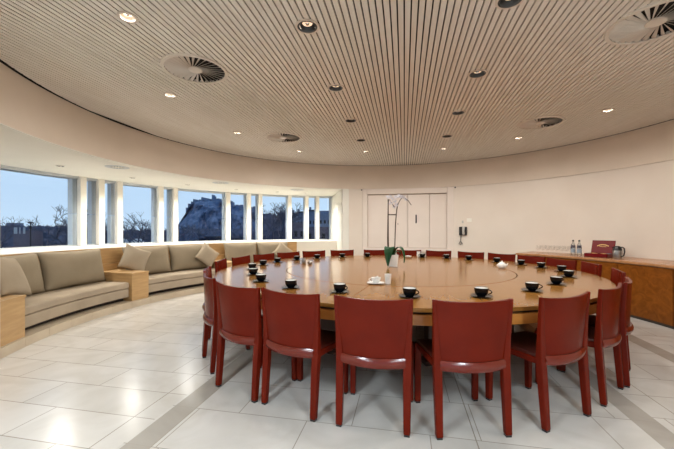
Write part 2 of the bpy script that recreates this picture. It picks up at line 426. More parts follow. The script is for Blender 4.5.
proto2 = downlight(.060, ringw, ringw, warm_lamp)
SL = ['small bright cream downlight at the top left of the photo', 'small cream downlight just below the near left round vent',
      'small cream downlight left of the far left round vent by the bulkhead', 'small cream downlight between far left round vent and far wall',
      'small lit cream downlight at far right near the curved wall', 'small cream downlight just below the far right round vent',
      'small cream downlight on the right side out of frame', 'small cream downlight near the camera on the right out of frame',
      'faint small cream downlight near the far wall, left of the ceiling middle', 'faint small cream downlight near the far wall, right of the ceiling middle']
for i, (x, y) in enumerate(SIDE_L):
    e = proto2 if i == 0 else copy_tree(proto2)
    e.location = (x, y, HC); tag(e, SL[i], 'downlight', 'small cream downlights round the ceiling edge')
    lamp('side_lamp', 'SPOT', P_SIDE, .05, e, -.012, WARM, 176)
# swirl diffusers
e = empty('air_diffuser'); r = .31
MB().lathe([(r*.91, 0), (r*.92, -.012), (r*1.01, -.012), (r*1.03, .002)], cap0=False, cap1=False, seg=48).build('rim', vane_m, e, smooth=True)
MB().lathe([(r*.97, .0), (r*.97, .06)], cap0=False, seg=48).build('plenum', black_void, e)
MB().lathe([(.02, -.012), (r*.2, -.010), (r*.24, -.002), (r*.24, .004)], seg=32).build('hub', vane_m, e, smooth=True)
v = MB(); nv = 30
for k in range(nv):
    a = 2*pi*k/nv; pts = []
    def pt(rr, sw, z): return (rr*cos(a+sw), rr*sin(a+sw), z)
    w0 = .5*2*pi/nv
    bot = [pt(r*.2, 0, -.010), pt(r*.92, .38, -.010), pt(r*.92, .38+w0*.95, .008), pt(r*.2, w0*1.15, .002)]
    v.add(bot+[(x, y, z+.003) for x, y, z in bot], [(3, 2, 1, 0), (4, 5, 6, 7), (0, 1, 5, 4), (1, 2, 6, 5), (2, 3, 7, 6), (3, 0, 4, 7)])
v.build('swirl_vanes', vane_m, e)
DLAB = ['large round swirl air vent at near left of the slatted ceiling', 'large round swirl air vent cut by the top right corner of the photo',
        'round swirl air vent at far right of the slatted ceiling', 'round swirl air vent at far left of the slatted ceiling']
for i, (x, y) in enumerate(DIFF):
    d = e if i == 0 else copy_tree(e)
    d.location = (x, y, HC); tag(d, DLAB[i], 'air vent', 'round swirl air vents in the slatted ceiling')
# recess soffit fittings
for i, (x, y, lab) in enumerate([(-4.62, 4.72, 'slotted round vent in the recess soffit above the first sofa'), (-3.95, 6.75, 'slotted round vent in the recess soffit above the second sofa'), (-2.7, 8.3, 'slotted round vent in the recess soffit by the end wall')]):
    e = empty('soffit_vent', (x, y, HJ)) if i == 0 else copy_tree(svp)
    if i == 0:
        svp = e
        MB().lathe([(.10, -.001), (.10, -.006), (.17, -.006), (.175, -.0005)], cap0=False, cap1=False, seg=32).build('rim', grey_p, e)
        MB().lathe([(.1, -.001), (.1, -.003)], seg=32).build('grille', black_void, e)
        MB().lathe([(.04, -.003), (.04, -.008)], seg=24).build('centre_disc', soffit_m, e)
        q = MB()
        for k in range(12):
            a = k*pi/6; q.box((.07*cos(a), .07*sin(a), -.0045), (.06, .012, .003), a)
        q.build('fins', soffit_m, e)
    e.location = (x, y, HJ); tag(e, lab, 'air vent', 'round vents in the recess soffit')
sp = downlight(.05, chrome, white_p, warm_lamp)
SOFL = [(-107, 'camera end'), (-90, 'first window'), (-76, 'three window posts'), (-63, 'two window posts'), (-50, 'castle view'), (-38, 'far end'), (-29.5, 'end wall')]
for i, (az, lab) in enumerate(SOFL):
    e = sp if i == 0 else copy_tree(sp)
    e.location = P(5.35, az, HJ-.001); tag(e, 'small downlight in the recess soffit by the %s' % lab, 'downlight', 'small downlights in the recess soffit')
    lamp('soffit_lamp', 'SPOT', P_SOFFIT*(1.4 if az > -40 else 1), .05, e, -.015, WARM, 150)
for x, y in ((-1.5, -.2), (1.35, -.2), (-1.5, -1.5), (1.35, -1.5)):  # unseen fill lamps, added to brighten the near floor and chair backs
    e = copy_tree(proto2); e.location = (x, y, HJ); tag(e, 'unseen fill lamp added in the lobby behind the camera', 'downlight', 'added lobby fill lamps')
    for ch in list(e.children):
        if ch.type == 'LIGHT': bpy.data.objects.remove(ch)
    lamp('lobby_fill_lamp', 'SPOT', P_LOBBY_FILL, .15, e, -.02, NEUTRAL, 165)

# ================================================================== TABLE
tb = empty('conference_table', (TX, TY, 0)); tag(tb, 'very large round cherry wood conference table with inner ring joint, set with cups', 'table')
Z = .73
T0 = (0, 0)
MB().lathe([(1.443, Z-.03), (1.443, Z-.002), (1.441, Z), (.0001, Z)], seg=120, cap1=False).build('tabletop_centre', table_m, tb)
for k in range(6):
    a0 = -172+60*k
    MB().arc(1.452, TR, Z-.03, Z, a0+.06, a0+59.94, 1.5, c=T0).build('tabletop_segment', table_r, tb, bevel=.0015)
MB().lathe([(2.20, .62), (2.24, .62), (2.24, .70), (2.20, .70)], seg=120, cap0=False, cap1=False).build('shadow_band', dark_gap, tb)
MB().lathe([(2.255, .612), (2.29, .612), (2.29, .682), (2.255, .682), (2.255, .612)], seg=120, cap0=False, cap1=False).build('apron', apron_m, tb)
MB().lathe([(1.40, .66), (1.50, .66), (1.50, .70), (1.40, .70)], seg=90, cap0=False, cap1=False).build('ring_beam', dark_gap, tb)
wd = mat('dark_table_leg', (.05, .018, .010), .4)
for k in range(8):
    a = 22.5+45*k
    p = P(1.35, a, 0, T0)
    MB().box((p.x, p.y, .33), (.42, .10, .66), -R(a)).box((p.x, p.y, .02), (.5, .16, .04), -R(a)).build('leg', wd, tb, bevel=.006)

# ================================================================== CHAIRS
def make_chair():
    """origin on floor under the back; +Y towards the table"""
    root = empty('dining_chair')
    def hw(z): return .203+.037*max(0, (z-.43)/.39)
    def bulge(u): return -.040*(1-u*u)
    # back sheet: u across, v up; leans out a little
    def bf(u, v):
        uu = 2*u-1; z = .425+.395*v
        y = bulge(uu)*(1-.2*v)-.022*v**1.4+.010
        x = uu*hw(z)
        z += .012*v*uu*uu-.004*(1-v)*(1-uu*uu)
        return Vector((x, y, z)), Vector((0, 1, .07)).normalized()
    MB().shell(bf, 16, 10, .022).build('backrest', leather, root, smooth=True, bevel=.004)
    # seat: front square, rear bowed outward
    pts = []
    for i in range(13):
        u = -1+2*i/12; pts.append((u*.208, bulge(u)-.002))
    pts = pts+[(.222, .43), (-.222, .43)]
    MB().prism(pts, .405, .452).build('seat', leather_dark, root, smooth=True, bevel=.010, seg=3)
    # lower panel below the back, standing out a little as a soft roll
    def lf(u, v):
        uu = 2*u-1
        return Vector((uu*.204, bulge(uu)*1.05-.012*sin(pi*v)-.004, .402+.062*v-.004*(1-uu*uu))), Vector((0, 1, 0))
    MB().shell(lf, 16, 6, .014).build('seat_roll', leather2, root, smooth=True)
    for s in (-1, 1):
        # rear leg runs up into the stile of the back
        def sec(z, y, wx, wy, x): return [(x-wx/2, y-wy/2, z), (x+wx/2, y-wy/2, z), (x+wx/2, y+wy/2, z), (x-wx/2, y+wy/2, z)]
        ss = [sec(.012, -.024, .042, .040, s*.213), sec(.30, -.002, .050, .046, s*.213), sec(.44, .008, .050, .046, s*.214),
              sec(.60, .002, .036, .034, s*.224), sec(.834, -.014, .022, .028, s*.240)]
        q = MB(); n = len(ss); q.v = [p for sc_ in ss for p in sc_]
        q.f = [(3, 2, 1, 0), tuple((n-1)*4+k for k in range(4))]+[(i*4+k, i*4+(k+1) % 4, (i+1)*4+(k+1) % 4, (i+1)*4+k) for i in range(n-1) for k in range(4)]
        l = q.build('leg', leather, root, bevel=.007, seg=2)
        MB().box((s*.213, -.024, .006), (.034, .032, .012)).build('foot_pad', black, l)
        q = MB().hexa(sec(.012, .405, .040, .040, s*.214), sec(.435, .405, .048, .046, s*.214))
        l = q.build('leg', leather, root, bevel=.007, seg=2)
        MB().box((s*.214, .405, .006), (.032, .032, .012)).build('foot_pad', black, l)
        MB().box((s*.214, .21, .418), (.022, .40, .040)).build('side_rail', leather, root, bevel=.006)
    return root
CH = [  # azimuth about the table (0 = towards the camera, + right), radius of back, label
 (-2.2, 2.47, -1.5, 'red leather chair at near side, back to camera, below white cup and tumbler'),
 (11.8, 2.47, 3, 'red leather chair at near side, back squarely to camera, right of front centre'),
 (-16.0, 2.46, -3, 'red-brown leather chair at near left, whole back showing, left of front centre'),
 (-27.7, 2.485, 4, 'red-brown leather chair at left front, beside the gap to the edge-on chair'),
 (-43.5, 2.42, -5, 'leather chair seen nearly edge-on at the left end of the front row'),
 (-57, 2.36, -7, 'chair seen edge-on at the far left, only its slim top showing before the sofa'),
 (-82.5, 2.41, 7, 'chair below the diamond-shaped pillow of the middle sofa, left side of the table'),
 (-97.5, 2.43, 3, 'dark red chair in front of the wooden end box between second and third sofas'),
 (-112, 2.47, 1, 'dark red chair back in front of the middle of the third sofa'),
 (-125.5, 2.49, 0, 'dark red chair back in front of the pale pillow at the third sofa end'),
 (-139, 2.53, 0, 'dark red chair back below the last narrow windows'),
 (-153, 2.55, 0, 'dark red chair back at the wall corner, between windows and cream panels'),
 (-169, 2.57, 0, 'dark red chair back left of the orchid, below the widest cream panel'),
 (175.7, 2.57, 0, 'dark red chair back just right of the orchid pot'),
 (162.5, 2.57, 0, 'dark red chair back below the right-hand cream panels'),
 (148.5, 2.55, 0, 'dark red chair back below the wall telephone'),
 (135.5, 2.53, 0, 'dark red chair back right of the telephone, behind the white teapot'),
 (122.5, 2.48, -1, 'maroon chair back before the left end of the long sideboard'),
 (108.5, 2.42, 4, 'maroon chair back before the sideboard, below the glasses and bottles'),
 (96, 2.44, -9, 'maroon chair before the sideboard, below the open red box'),
 (76, 2.35, -4, 'maroon chair before the sideboard, below the steel jug, right side of table'),
 (55.8, 2.335, 4, 'maroon chair seen edge-on at the right end of the table, farthest right'),
 (43.6, 2.345, 5, 'maroon leather chair at right front, turned three-quarters, beside the edge-on chair'),
 (27.7, 2.42, 8, 'maroon leather chair at right front with glossy lower back, whole back showing'),
]
proto = make_chair()
for i, (az, r, dy, lab) in enumerate(CH):
    c = proto if i == 0 else copy_tree(proto)
    a = R(az)
    c.location = (-.10+r*sin(a), TY-r*cos(a), 0); c.rotation_euler = (0, 0, a+R(dy))
    tag(c, lab, 'chair', 'leather chairs around the round table')

# ================================================================== CUPS
def make_cup():
    c = empty('coffee_cup')
    MB().lathe([(.028, 0), (.032, .003), (.045, .018), (.051, .040), (.053, .064), (.0515, .065), (.049, .062)], cap1=False, seg=28).build('cup_body', cup_black, c, smooth=True)
    MB().lathe([(.0508, .0648), (.048, .045), (.040, .022), (.02, .010), (.001, .009)], cap0=False, seg=28).build('lining', china, c, smooth=True)
    pts = [(.049+.028*sin(t*pi/8), 0, .018+.038*t/8+.0) for t in range(9)]
    MB().tube(pts, .0045, 6).build('handle', cup_black, c, smooth=True)
    return c
def make_saucer(m):
    return MB().lathe([(.030, 0), (.048, .003), (.084, .011), (.085, .013), (.082, .0135), (.046, .007), (.03, .006)], seg=32).build('saucer', m, smooth=True)
cup0, sau0 = make_cup(), make_saucer(saucer_m)
CUPS = [(-0.53, 2.77, 'at near edge, left of the white cup and tumbler', 0), (0.04, 2.68, 'at the near edge, right of the white tumbler', 10), (0.59, 2.8, 'at the near edge above the square-on right chair', 5),
 (1.07, 3.15, 'at front right, nearest in the right diagonal line', 0), (1.43, 3.58, 'at right, second in the diagonal line of cups', 20), (1.78, 4.15, 'at right, rightmost of all cups on the table', 30),
 (1.93, 4.68, 'just behind the rightmost cup on the table', 60), (1.84, 5.08, 'at right, below the glasses on the sideboard', 80), (1.7, 5.44, 'at right, before the sideboard left end', 90),
 (1.45, 5.78, 'behind the white teapot', 120), (1.09, 6.14, 'before the chair below the telephone', 140), (0.75, 6.35, 'at the far edge below the right cream panels', 150),
 (0.33, 6.49, 'at the far edge beside a small white jug', 170), (-0.69, 6.44, 'at the far edge left of the orchid', 200), (-1.14, 6.22, 'at far edge before the wall corner chair', 210),
 (-1.54, 5.89, 'at the far edge below the last narrow windows', 230), (-1.8, 5.52, 'behind the small steel jug at far left', 240), (-1.98, 5.08, 'at far left before the middle of third sofa', 250),
 (-2.04, 4.66, 'at left, rear of the close group of cups', 270), (-1.98, 4.17, 'at left, leftmost rear cup of the close group', 280), (-1.72, 3.65, 'at left, middle of the close group of cups', 300),
 (-1.42, 3.19, 'at left, nearest of the close left group', 320), (-1.0, 2.89, 'at front left, right of the close left group', 330)]
for i, (x, y, lab, rz) in enumerate(CUPS):
    s = sau0 if i == 0 else sau0.copy()
    if i: COL.objects.link(s)
    s.location = (x, y, Z+.0005); tag(s, 'shiny black saucer under the cup '+lab, 'saucer', 'black saucers on the round table')
    c = cup0 if i == 0 else copy_tree(cup0)
    c.location = (x, y, Z+.0075); c.rotation_euler = (0, 0, R(-25 if i < 4 else rz)*1.0)
    tag(c, 'black cup with white lining '+lab, 'cup', 'black coffee cups on the round table')
# white sugar bowl cup and saucer, tumbler
s = make_saucer(china); s.location = (-.27, 3.28, Z+.0005); tag(s, 'white saucer under the white cup near the table centre', 'saucer')
c = empty('white_cup', (-.27, 3.28, Z+.0075)); tag(c, 'white china cup with sugar sachets on a white saucer, left of the tumbler', 'cup')
MB().lathe([(.024, 0), (.034, .012), (.045, .035), (.048, .052), (.046, .052), (.040, .030), (.02, .012), (.001, .011)], cap1=False, seg=28).build('cup_body', china, c, smooth=True)
MB().tube([(-.044-.024*sin(t*pi/8), 0, .016+.03*t/8) for t in range(9)], .004, 6).build('handle', china, c, smooth=True)
for k in range(5):
    MB().box((0, 0, 0), (.05, .018, .003)).build('sugar_sachet', china, c, loc=(-.008+.004*k, .004*k-.008, .038+.002*k), rot=(.5, .3+.2*k, .8*k))
c = empty('tumbler', (-.155, 3.30, Z+.0005)); tag(c, 'white straight tumbler with small dark mark, right of the white cup', 'tumbler')
MB().lathe([(.027, 0), (.034, .094), (.032, .094), (.026, .006), (.001, .006)], cap1=False, seg=28).build('tumbler_body', china, c, smooth=True)
mk = MB()
for k, (u, z, ww, hh) in enumerate([(0, .055, .004, .022), (.006, .048, .004, .010), (-.005, .040, .004, .008), (.003, .034, .005, .004)]):
    mk.box((u, -.0325-.00*k, z), (ww, .003, hh))
mk.build('printed_mark', grey_p, c)
# white teapot
c = empty('teapot', (1.30, 4.92, Z+.0005), R(200)); tag(c, 'small white china teapot with lid on the right of the table', 'teapot')
MB().lathe([(.036, 0), (.05, .012), (.058, .035), (.052, .058), (.034, .070)], seg=28).build('pot_body', china, c, smooth=True)
MB().lathe([(.034, .070), (.028, .080), (.010, .084), (.006, .088), (.010, .096), (.004, .101)], seg=20).build('lid', china, c, smooth=True)
MB().tube([(-.05, 0, .03), (-.075, 0, .045), (-.085, 0, .068)], [.012, .009, .006], 8).build('spout', china, c, smooth=True)
MB().tube([(.048+.028*sin(t*pi/8), 0, .02+.04*t/8) for t in range(9)], .005, 6).build('handle', china, c, smooth=True)
# steel jug on left
c = empty('milk_jug', (-1.52, 5.0, Z+.0005), R(200)); tag(c, 'small polished steel milk jug near the far left cups', 'jug')
MB().lathe([(.03, 0), (.036, .02), (.034, .05), (.026, .075), (.030, .085), (.028, .085), (.022, .07)], cap1=False, seg=24).build('jug_body', steel, c, smooth=True)
MB().tube([(.032+.025*sin(t*pi/8), 0, .02+.05*t/8) for t in range(9)], .004, 6).build('handle', steel, c, smooth=True)
c = empty('milk_jug', (-1.40, 4.93, Z+.0005), R(120)); tag(c, 'low dark sugar pot beside the small steel jug', 'pot')
MB().lathe([(.025, 0), (.038, .01), (.040, .03), (.03, .04), (.006, .044), (.008, .054), (.003, .056)], seg=24).build('pot_body', steel, c, smooth=True)
# white things at the far side
c = empty('white_bowl', (.07, 6.36, Z+.0005)); tag(c, 'low white china bowl at the far side, right of the orchid', 'bowl')
MB().lathe([(.03, 0), (.05, .012), (.066, .036), (.063, .036), (.045, .014), (.001, .008)], cap1=False, seg=28).build('bowl_body', china, c, smooth=True)
c = empty('cream_jug', (.27, 6.62, Z+.0005)); tag(c, 'small white jug at the far side beside a black cup', 'jug')
MB().lathe([(.03, 0), (.038, .03), (.032, .07), (.036, .105), (.034, .105), (.03, .07)], cap1=False, seg=24).build('jug_body', china, c, smooth=True)
MB().tube([(.034+.022*sin(t*pi/8), 0, .03+.05*t/8) for t in range(9)], .004, 6).build('handle', china, c, smooth=True)

# ================================================================== ORCHID
oc = empty('potted_orchid', (-.165, 4.85, Z+.0005), R(8)); tag(oc, 'tall thin-stemmed orchid in a white square pot on the round table', 'plant')
def sq(hw, z): return [(-hw, -hw, z), (hw, -hw, z), (hw, hw, z), (-hw, hw, z)]
q = MB(); ss = [sq(.062, 0), sq(.078, .17), sq(.072, .17), sq(.066, .14)]
q.v = [p for s_ in ss for p in s_]; q.f = [(3, 2, 1, 0), (12, 13, 14, 15)]+[(i*4+k, i*4+(k+1) % 4, i*4+4+(k+1) % 4, i*4+4+k) for i in range(3) for k in range(4)]
q.build('pot', china, oc, bevel=.004)
MB().box((0, 0, .148), (.13, .13, .012)).build('moss', mat('moss', (.06, .05, .02), .9), oc)
def leaf(path, width, name='leaf'):
    pts = [Vector(p) for p in path]; n = len(pts)-1
    def fn(u, v):
        q = list(pts)
        while len(q) > 2: q = [a.lerp(b, u) for a, b in zip(q, q[1:])]
        p = q[0].lerp(q[1], u); d = (q[1]-q[0]).normalized()
        h = pts[-1]-pts[0]; side = Vector((h.y, -h.x, 0)).normalized()
        nn = side.cross(d).normalized(); w_ = width*max(.06, sin(pi*(.08+u*.89))**.9)
        s_ = 2*v-1
        return p+side*s_*w_-nn*(1-abs(s_))*.012, nn
    return MB().shell(fn, 14, 6, .003).build(name, leaf_m, oc, smooth=True)
leaf([(0, 0, .14), (-.03, -.04, .33), (-.05, -.08, .36), (-.08, -.12, .20), (-.075, -.13, .02)], .075)
leaf([(-.01, 0, .15), (-.03, -.01, .26), (-.06, -.02, .27), (-.09, -.04, .20), (-.10, -.05, .10)], .050)
leaf([(0, 0, .14), (.05, -.03, .32), (.12, -.06, .34), (.17, -.08, .22), (.155, -.09, .06)], .050)
leaf([(0, .01, .15), (.05, .03, .24), (.10, .06, .24), (.13, .08, .17)], .045)
leaf([(0, 0, .15), (-.02, .05, .24), (-.03, .1, .22), (-.04, .14, .14)], .040)
def curve(pts, r, m, name, seg=6): return MB().tube(pts, r, seg).build(name, m, oc, smooth=True)
curve([(-.062, 0, .14), (-.068, 0, .40), (-.062, 0, .72), (-.060, 0, .955)], .0085, bamboo, 'cane')
curve([(.03, 0, .14), (.036, .004, .35), (.044, .004, .60), (.060, .002, .80), (.080, 0, .90)], .0080, stem_m, 'flower_stem')
curve([(-.052, 0, .14), (-.056, .006, .5), (-.058, .006, .9), (-.045, .006, .955), (-.01, .004, .90), (.03, 0, .84)],   .006, stem_m, 'flower_stem')
curve([(.070, 0, .86), (.10, 0, .93), (.14, 0, .985), (.18, .0, .97), (.225, 0, .93), (.265, 0, .87)], .0055, stem_m, 'flower_spray')
curve([(-.068, 0, .735), (.058, 0, .735)], .0085, bamboo, 'cross_stick')
random.seed(3)
for (x, z) in [(-.07, .985), (-.035, .995), (.0, .96), (.035, .93), (.05, .985), (.085, .995), (.12, 1.0), (.155, .985), (.03, .85), (-.02, .90), (.06, .88), (.19, .955)]:
    q = MB()
    for k in range(5):
        a = 2*pi*k/5+random.random(); rr = .030
        q.add([(0, -.004, 0), (rr*.7*cos(a-.45), -.008, rr*.7*sin(a-.45)), (rr*1.25*cos(a), 0, rr*1.25*sin(a)), (rr*.7*cos(a+.45), -.008, rr*.7*sin(a+.45)), (0, .002, 0)],
              [(0, 1, 2, 3), (4, 3, 2, 1), (0, 3, 4), (0, 4, 1)])
    q.build('blossom', petal_m, oc, loc=(x, random.uniform(-.02, .02), z), rot=(random.uniform(-.5, .5), 0, random.uniform(-.6, .6)))

# ================================================================== SIDEBOARD AND WHAT STANDS ON IT
RF = 3.43; CZ = .80; CA0, CA1 = 39.9, 112
cr = empty('sideboard', P(3.8, 65)); tag(cr, 'long curved burl walnut sideboard against the right-hand wall', 'sideboard')
def local(o): o.location = -Vector(cr.location); return o
local(MB().arc(RF+.03, RW-.02, .005, CZ-.035, CA0+.3, CA1, 1.5).build('carcass', oak, cr))
local(MB().arc(RF-.02, RW-.01, CZ-.035, CZ, CA0, CA1, 1.5).build('top', cred_top, cr, bevel=.004))
ed = [CA0+1.1, 57.3, 68.3, 81.2, 94, CA1-.3]
for k in range(5):
    d = local(MB().arc(RF, RF+.028, .04, CZ-.045, ed[k]+.1, ed[k+1]-.1, 1.5).build('door', burl, cr, smooth=True))
local(MB().arc(RF+.012, RF+.03, .0, .04, CA0+1, CA1-.3, 2).build('toe_board', dark_gap, cr))
# glasses
def make_glass():
    g = empty('wine_glass')
    MB().lathe([(.012, .055), (.030, .075), (.036, .105), (.030, .150), (.0285, .150), (.034, .105), (.028, .077), (.004, .060)], cap0=False, cap1=False, seg=20).build('bowl', clear, g, smooth=True)
    MB().lathe([(.032, 0), (.030, .003), (.005, .008), (.004, .055), (.012, .056)], seg=16).build('stem', clear, g, smooth=True)
    return g
g0 = make_glass(); k = 0
for row, rr in enumerate((3.93, 3.83)):
    for j in range(8):
        g = g0 if k == 0 else copy_tree(g0); k += 1
        g.location = P(rr, 43.3+1.22*j+.3*row, CZ+.0005)
        tag(g, 'clear stemmed glass in the close double row at the left of the sideboard', 'glass', 'stemmed glasses on the sideboard')
def bottle(az, lab):
    b = empty('water_bottle', P(3.80, az, CZ+.0005)); tag(b, lab, 'bottle', 'water bottles on the sideboard')
    MB().lathe([(.032, 0), (.036, .006), (.036, .15), (.030, .18), (.014, .215), (.013, .245)], seg=24).build('bottle_body', bottle_g, b, smooth=True)
    MB().lathe([(.015, .243), (.015, .268)], seg=16).build('cap', black, b)
    MB().lathe([(.0368, .045), (.0368, .115)], cap0=False, cap1=False, seg=24).build('label_band', paperlab, b)
    MB().lathe([(.0372, .128), (.0325, .172)], cap0=False, cap1=False, seg=24).build('neck_label', brickf, b)
bottle(53.1, 'clear water bottle with dark cap on the sideboard, the left one of the pair')
bottle(54.65, 'clear water bottle with dark cap on the sideboard, the right one of the pair')
# open maroon tea box
az = 60.0
bo = empty('presentation_box', P(3.74, az, CZ+.0005), -R(az)+R(10)); tag(bo, 'open maroon presentation box with gold mark on the raised lid, on the sideboard', 'box')
q = MB().box((0, 0, .006), (.33, .22, .012))
for bxx in (((0, -.105, .03), (.33, .010, .06)), ((0, .105, .03), (.33, .010, .06)), ((-.16, 0, .03), (.010, .22, .06)), ((.16, 0, .03), (.010, .22, .06)), ((0, 0, .028), (.008, .21, .04)), ((0, 0, .028), (.32, .006, .04))): q.box(*bxx)
q.build('tray', maroon, bo)
for k, (x, y) in enumerate([(-.11, -.05), (-.04, -.05), (.04, -.05), (.11, -.05), (-.11, .05), (-.04, .05), (.04, .05), (.11, .05)]):
    MB().box((x, y, .036), (.058, .08, .048)).build('tea_sachets', [cup_black, gold, cup_black, gold, gold, cup_black, gold, paperlab][k], bo)
lid = MB().box((0, 0, .11), (.33, .014, .22)).build('lid', maroon, bo, loc=(0, .112, .058), rot=(-.28, 0, 0), bevel=.003)
mk = MB()
for k in range(13):
    t = -1+k/6; mk.box((t*.075, -.0085, .125+.020*(1-t*t)), (.0145, .003, .012 if k % 2 else .016))
mk.box((0, -.0085, .112), (.10, .003, .006)); mk.build('gold_emblem', gold, lid)
# thermos
th = empty('thermos_jug', P(3.72, 64.6, CZ+.0005), -R(64.6)); tag(th, 'steel vacuum jug with black lid and handle at the right on the sideboard', 'jug')
MB().lathe([(.060, 0), (.062, .008), (.062, .120), (.060, .128)], seg=32).build('jug_body', steel, th, smooth=True)
MB().lathe([(.0605, .127), (.058, .150), (.046, .180), (.030, .194), (.008, .198)], seg=28).build('lid', black, th, smooth=True)
MB().tube([(-.035, 0, .165), (-.062, 0, .172), (-.072, 0, .165)], [.016, .012, .008], 8).build('spout', black, th, smooth=True)
MB().tube([(.040, 0, .175), (.075, 0, .180), (.100, 0, .160), (.104, 0, .11), (.090, 0, .05), (.062, 0, .035)], .010, 8).build('handle', black, th, smooth=True)
# telephone
ph = empty('wall_telephone', P(RW-.002, 20.15, 1.22), -R(20.15)); tag(ph, 'black wall telephone with silver handset and hanging cord', 'telephone')
MB().box((0, -.03, .0), (.17, .06, .20)).build('phone_base', black, ph, bevel=.012)
MB().tube([(.020, -.062, -.070), (.020, -.082, -.04), (.020, -.085, .0), (.020, -.082, .05), (.020, -.062, .085)], [.030, .028, .026, .028, .030], 10).build('handset', silver_p, ph, smooth=True)
pts = [(-.045, -.03, -.10), (-.05, -.03, -.20), (-.055, -.03, -.25), (-.095, -.03, -.31), (-.045, -.035, -.315), (-.015, -.03, -.30), (-.05, -.03, -.25)]
MB().tube(pts, .009, 6).build('cord', black, ph, smooth=True)
for (az, z, ww, hh, lab, nm) in [(22.0, 1.475, .11, .085, 'blank cream wall plate up right of the telephone', 'wall_plate'), (20.0, 1.435, .035, .06, 'small wall switch just above the telephone', 'wall_switch')]:
    o = MB().box((0, -.006, 0), (ww, .012, hh)).build(nm, white_p if ww > .05 else silver_p, loc=P(RW-.001, az, z), rot=(0, 0, -R(az)), bevel=.002); tag(o, lab, 'switch plate')
for az, lab in ((DL-.35, 'left'), (DR+.45, 'right')):
    o = MB().lathe([(.018, 0), (.014, .015)], seg=12).build('wall_sensor', black, loc=P(RW-.001, az, HJ-.02), rot=(pi/2, 0, -R(az))); tag(o, 'tiny black sensor on the wall joint at the %s of the cream panels' % lab, 'sensor')
o = MB().box((0, -.006, 0), (.08, .012, .12)).build('wall_plate', white_p, rot=(0, 0, R(90)-R(A1)), bevel=.002)
p = P(4.5, A1, 1.36); o.location = p; tag(o, 'small white plate on the lit end wall of the window recess', 'switch plate')

# ================================================================== WINDOW BENCHES
BOX = [(-113.65, 2.45), (-84.6, 2.2), (-58.2, 1.9), (-34.9, 1.6)]
BL = ['nearest the camera at the photo left edge', 'between the first and second sofas, below a tilted pillow', 'between the second and third sofas', 'at the far end of the third sofa']
for (a, hw), lab in zip(BOX, BL):
    e = empty('end_box', P(4.6, a, .10)); tag(e, 'light wood box table '+lab, 'side table', 'wooden boxes between the window sofas')
    o = MB().arc(4.235, 4.95, .1, .52, a-hw, a+hw, 1).build('cabinet', oak, e); o.location = -Vector(e.location)
    o = MB().arc(4.225, 4.953, .522, .55, a-hw-.05, a+hw+.05, 1).build('box_top', oak, e, bevel=.003); o.location = -Vector(e.location)
def pillow(w_, h_, d_, m, name, pinch=.10):
    q = MB(); nu, nv = 18, 16; vs = []
    for side in (1, -1):
        for j in range(nv+1):
            for i in range(nu+1):
                u = -1+2*i/nu; v_ = -1+2*j/nv
                t = (max(0, 1-abs(u)**2.6)*max(0, 1-abs(v_)**2.6))**.55
                x = u*w_/2*(1-pinch*(1-v_*v_)*.5*(abs(u)**3)); z = v_*h_/2*(1-pinch*(1-u*u)*.5*(abs(v_)**3))
                vs.append((x, side*d_/2*t, z))
    K = (nu+1)*(nv+1); I = lambda i, j: j*(nu+1)+i; fs = []
    for j in range(nv):
        for i in range(nu):
            fs.append((I(i, j), I(i+1, j), I(i+1, j+1), I(i, j+1))); fs.append((K+I(i, j+1), K+I(i+1, j+1), K+I(i+1, j), K+I(i, j)))
    q.add(vs, fs)
    o = q.build(name, m, smooth=True)
    import bmesh
    b = bmesh.new(); b.from_mesh(o.data); bmesh.ops.remove_doubles(b, verts=b.verts, dist=.0005); bmesh.ops.recalc_face_normals(b, faces=b.faces); b.to_mesh(o.data); b.free()
    return o
SN = ['first', 'second', 'third']
for k in range(3):
    a0 = BOX[k][0]+BOX[k][1]+.15; a1 = BOX[k+1][0]-BOX[k+1][1]-.15
    e = empty('bench_sofa', P(4.6, (a0+a1)/2, .10))
    tag(e, 'taupe curved bench sofa below the windows, %s from the left' % SN[k], 'sofa', 'curved sofas along the windows')
    off = -Vector(e.location)
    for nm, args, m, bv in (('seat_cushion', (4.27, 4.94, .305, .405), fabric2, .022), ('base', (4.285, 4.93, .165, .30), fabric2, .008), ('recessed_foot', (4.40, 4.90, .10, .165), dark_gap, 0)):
        o = MB().arc(*args, a0, a1, 1.2).build(nm, m, e, smooth=True, bevel=bv, seg=3); o.location = off
    am = (a0+a1)/2; span = (a1-a0)*.5
    for j in range(2):
        ac = a0+span*(j+.5); ww = R(span)*4.80*1.03
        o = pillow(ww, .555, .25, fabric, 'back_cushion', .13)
        o.location = P(4.79, ac, .672); o.rotation_euler = (-.20, 0, -R(ac)); 
        tag(o, 'large taupe back cushion at the %s end of the %s sofa' % (('left', 'right')[j], SN[k]), 'cushion', 'back cushions on the window sofas')
for (r_, a, z, s_, rx, ry, yaw, lab) in [
    (4.50, -109.2, .74, .50, -.45, .18, 10, 'taupe scatter pillow leaning at the photo left edge, on the nearest wooden box'),
    (4.62, -81.6, .735, .44, -.25, .42, -18, 'taupe scatter pillow tilted on the wooden box between first and second sofas'),
    (4.58, -62.6, .70, .42, -.30, .72, 0, 'square taupe pillow standing on a corner at the right end of the second sofa'),
    (4.55, -39.4, .69, .40, -.30, .72, 0, 'pale square pillow standing on a corner at the right end of the third sofa')]:
    o = pillow(s_, s_, .15, fabric3, 'scatter_pillow', .16); o.rotation_mode = 'YXZ'
    o.location = P(r_, a, z); o.rotation_euler = (rx, ry, -R(a)+R(yaw)); tag(o, lab, 'pillow', 'scatter pillows on the window sofas')

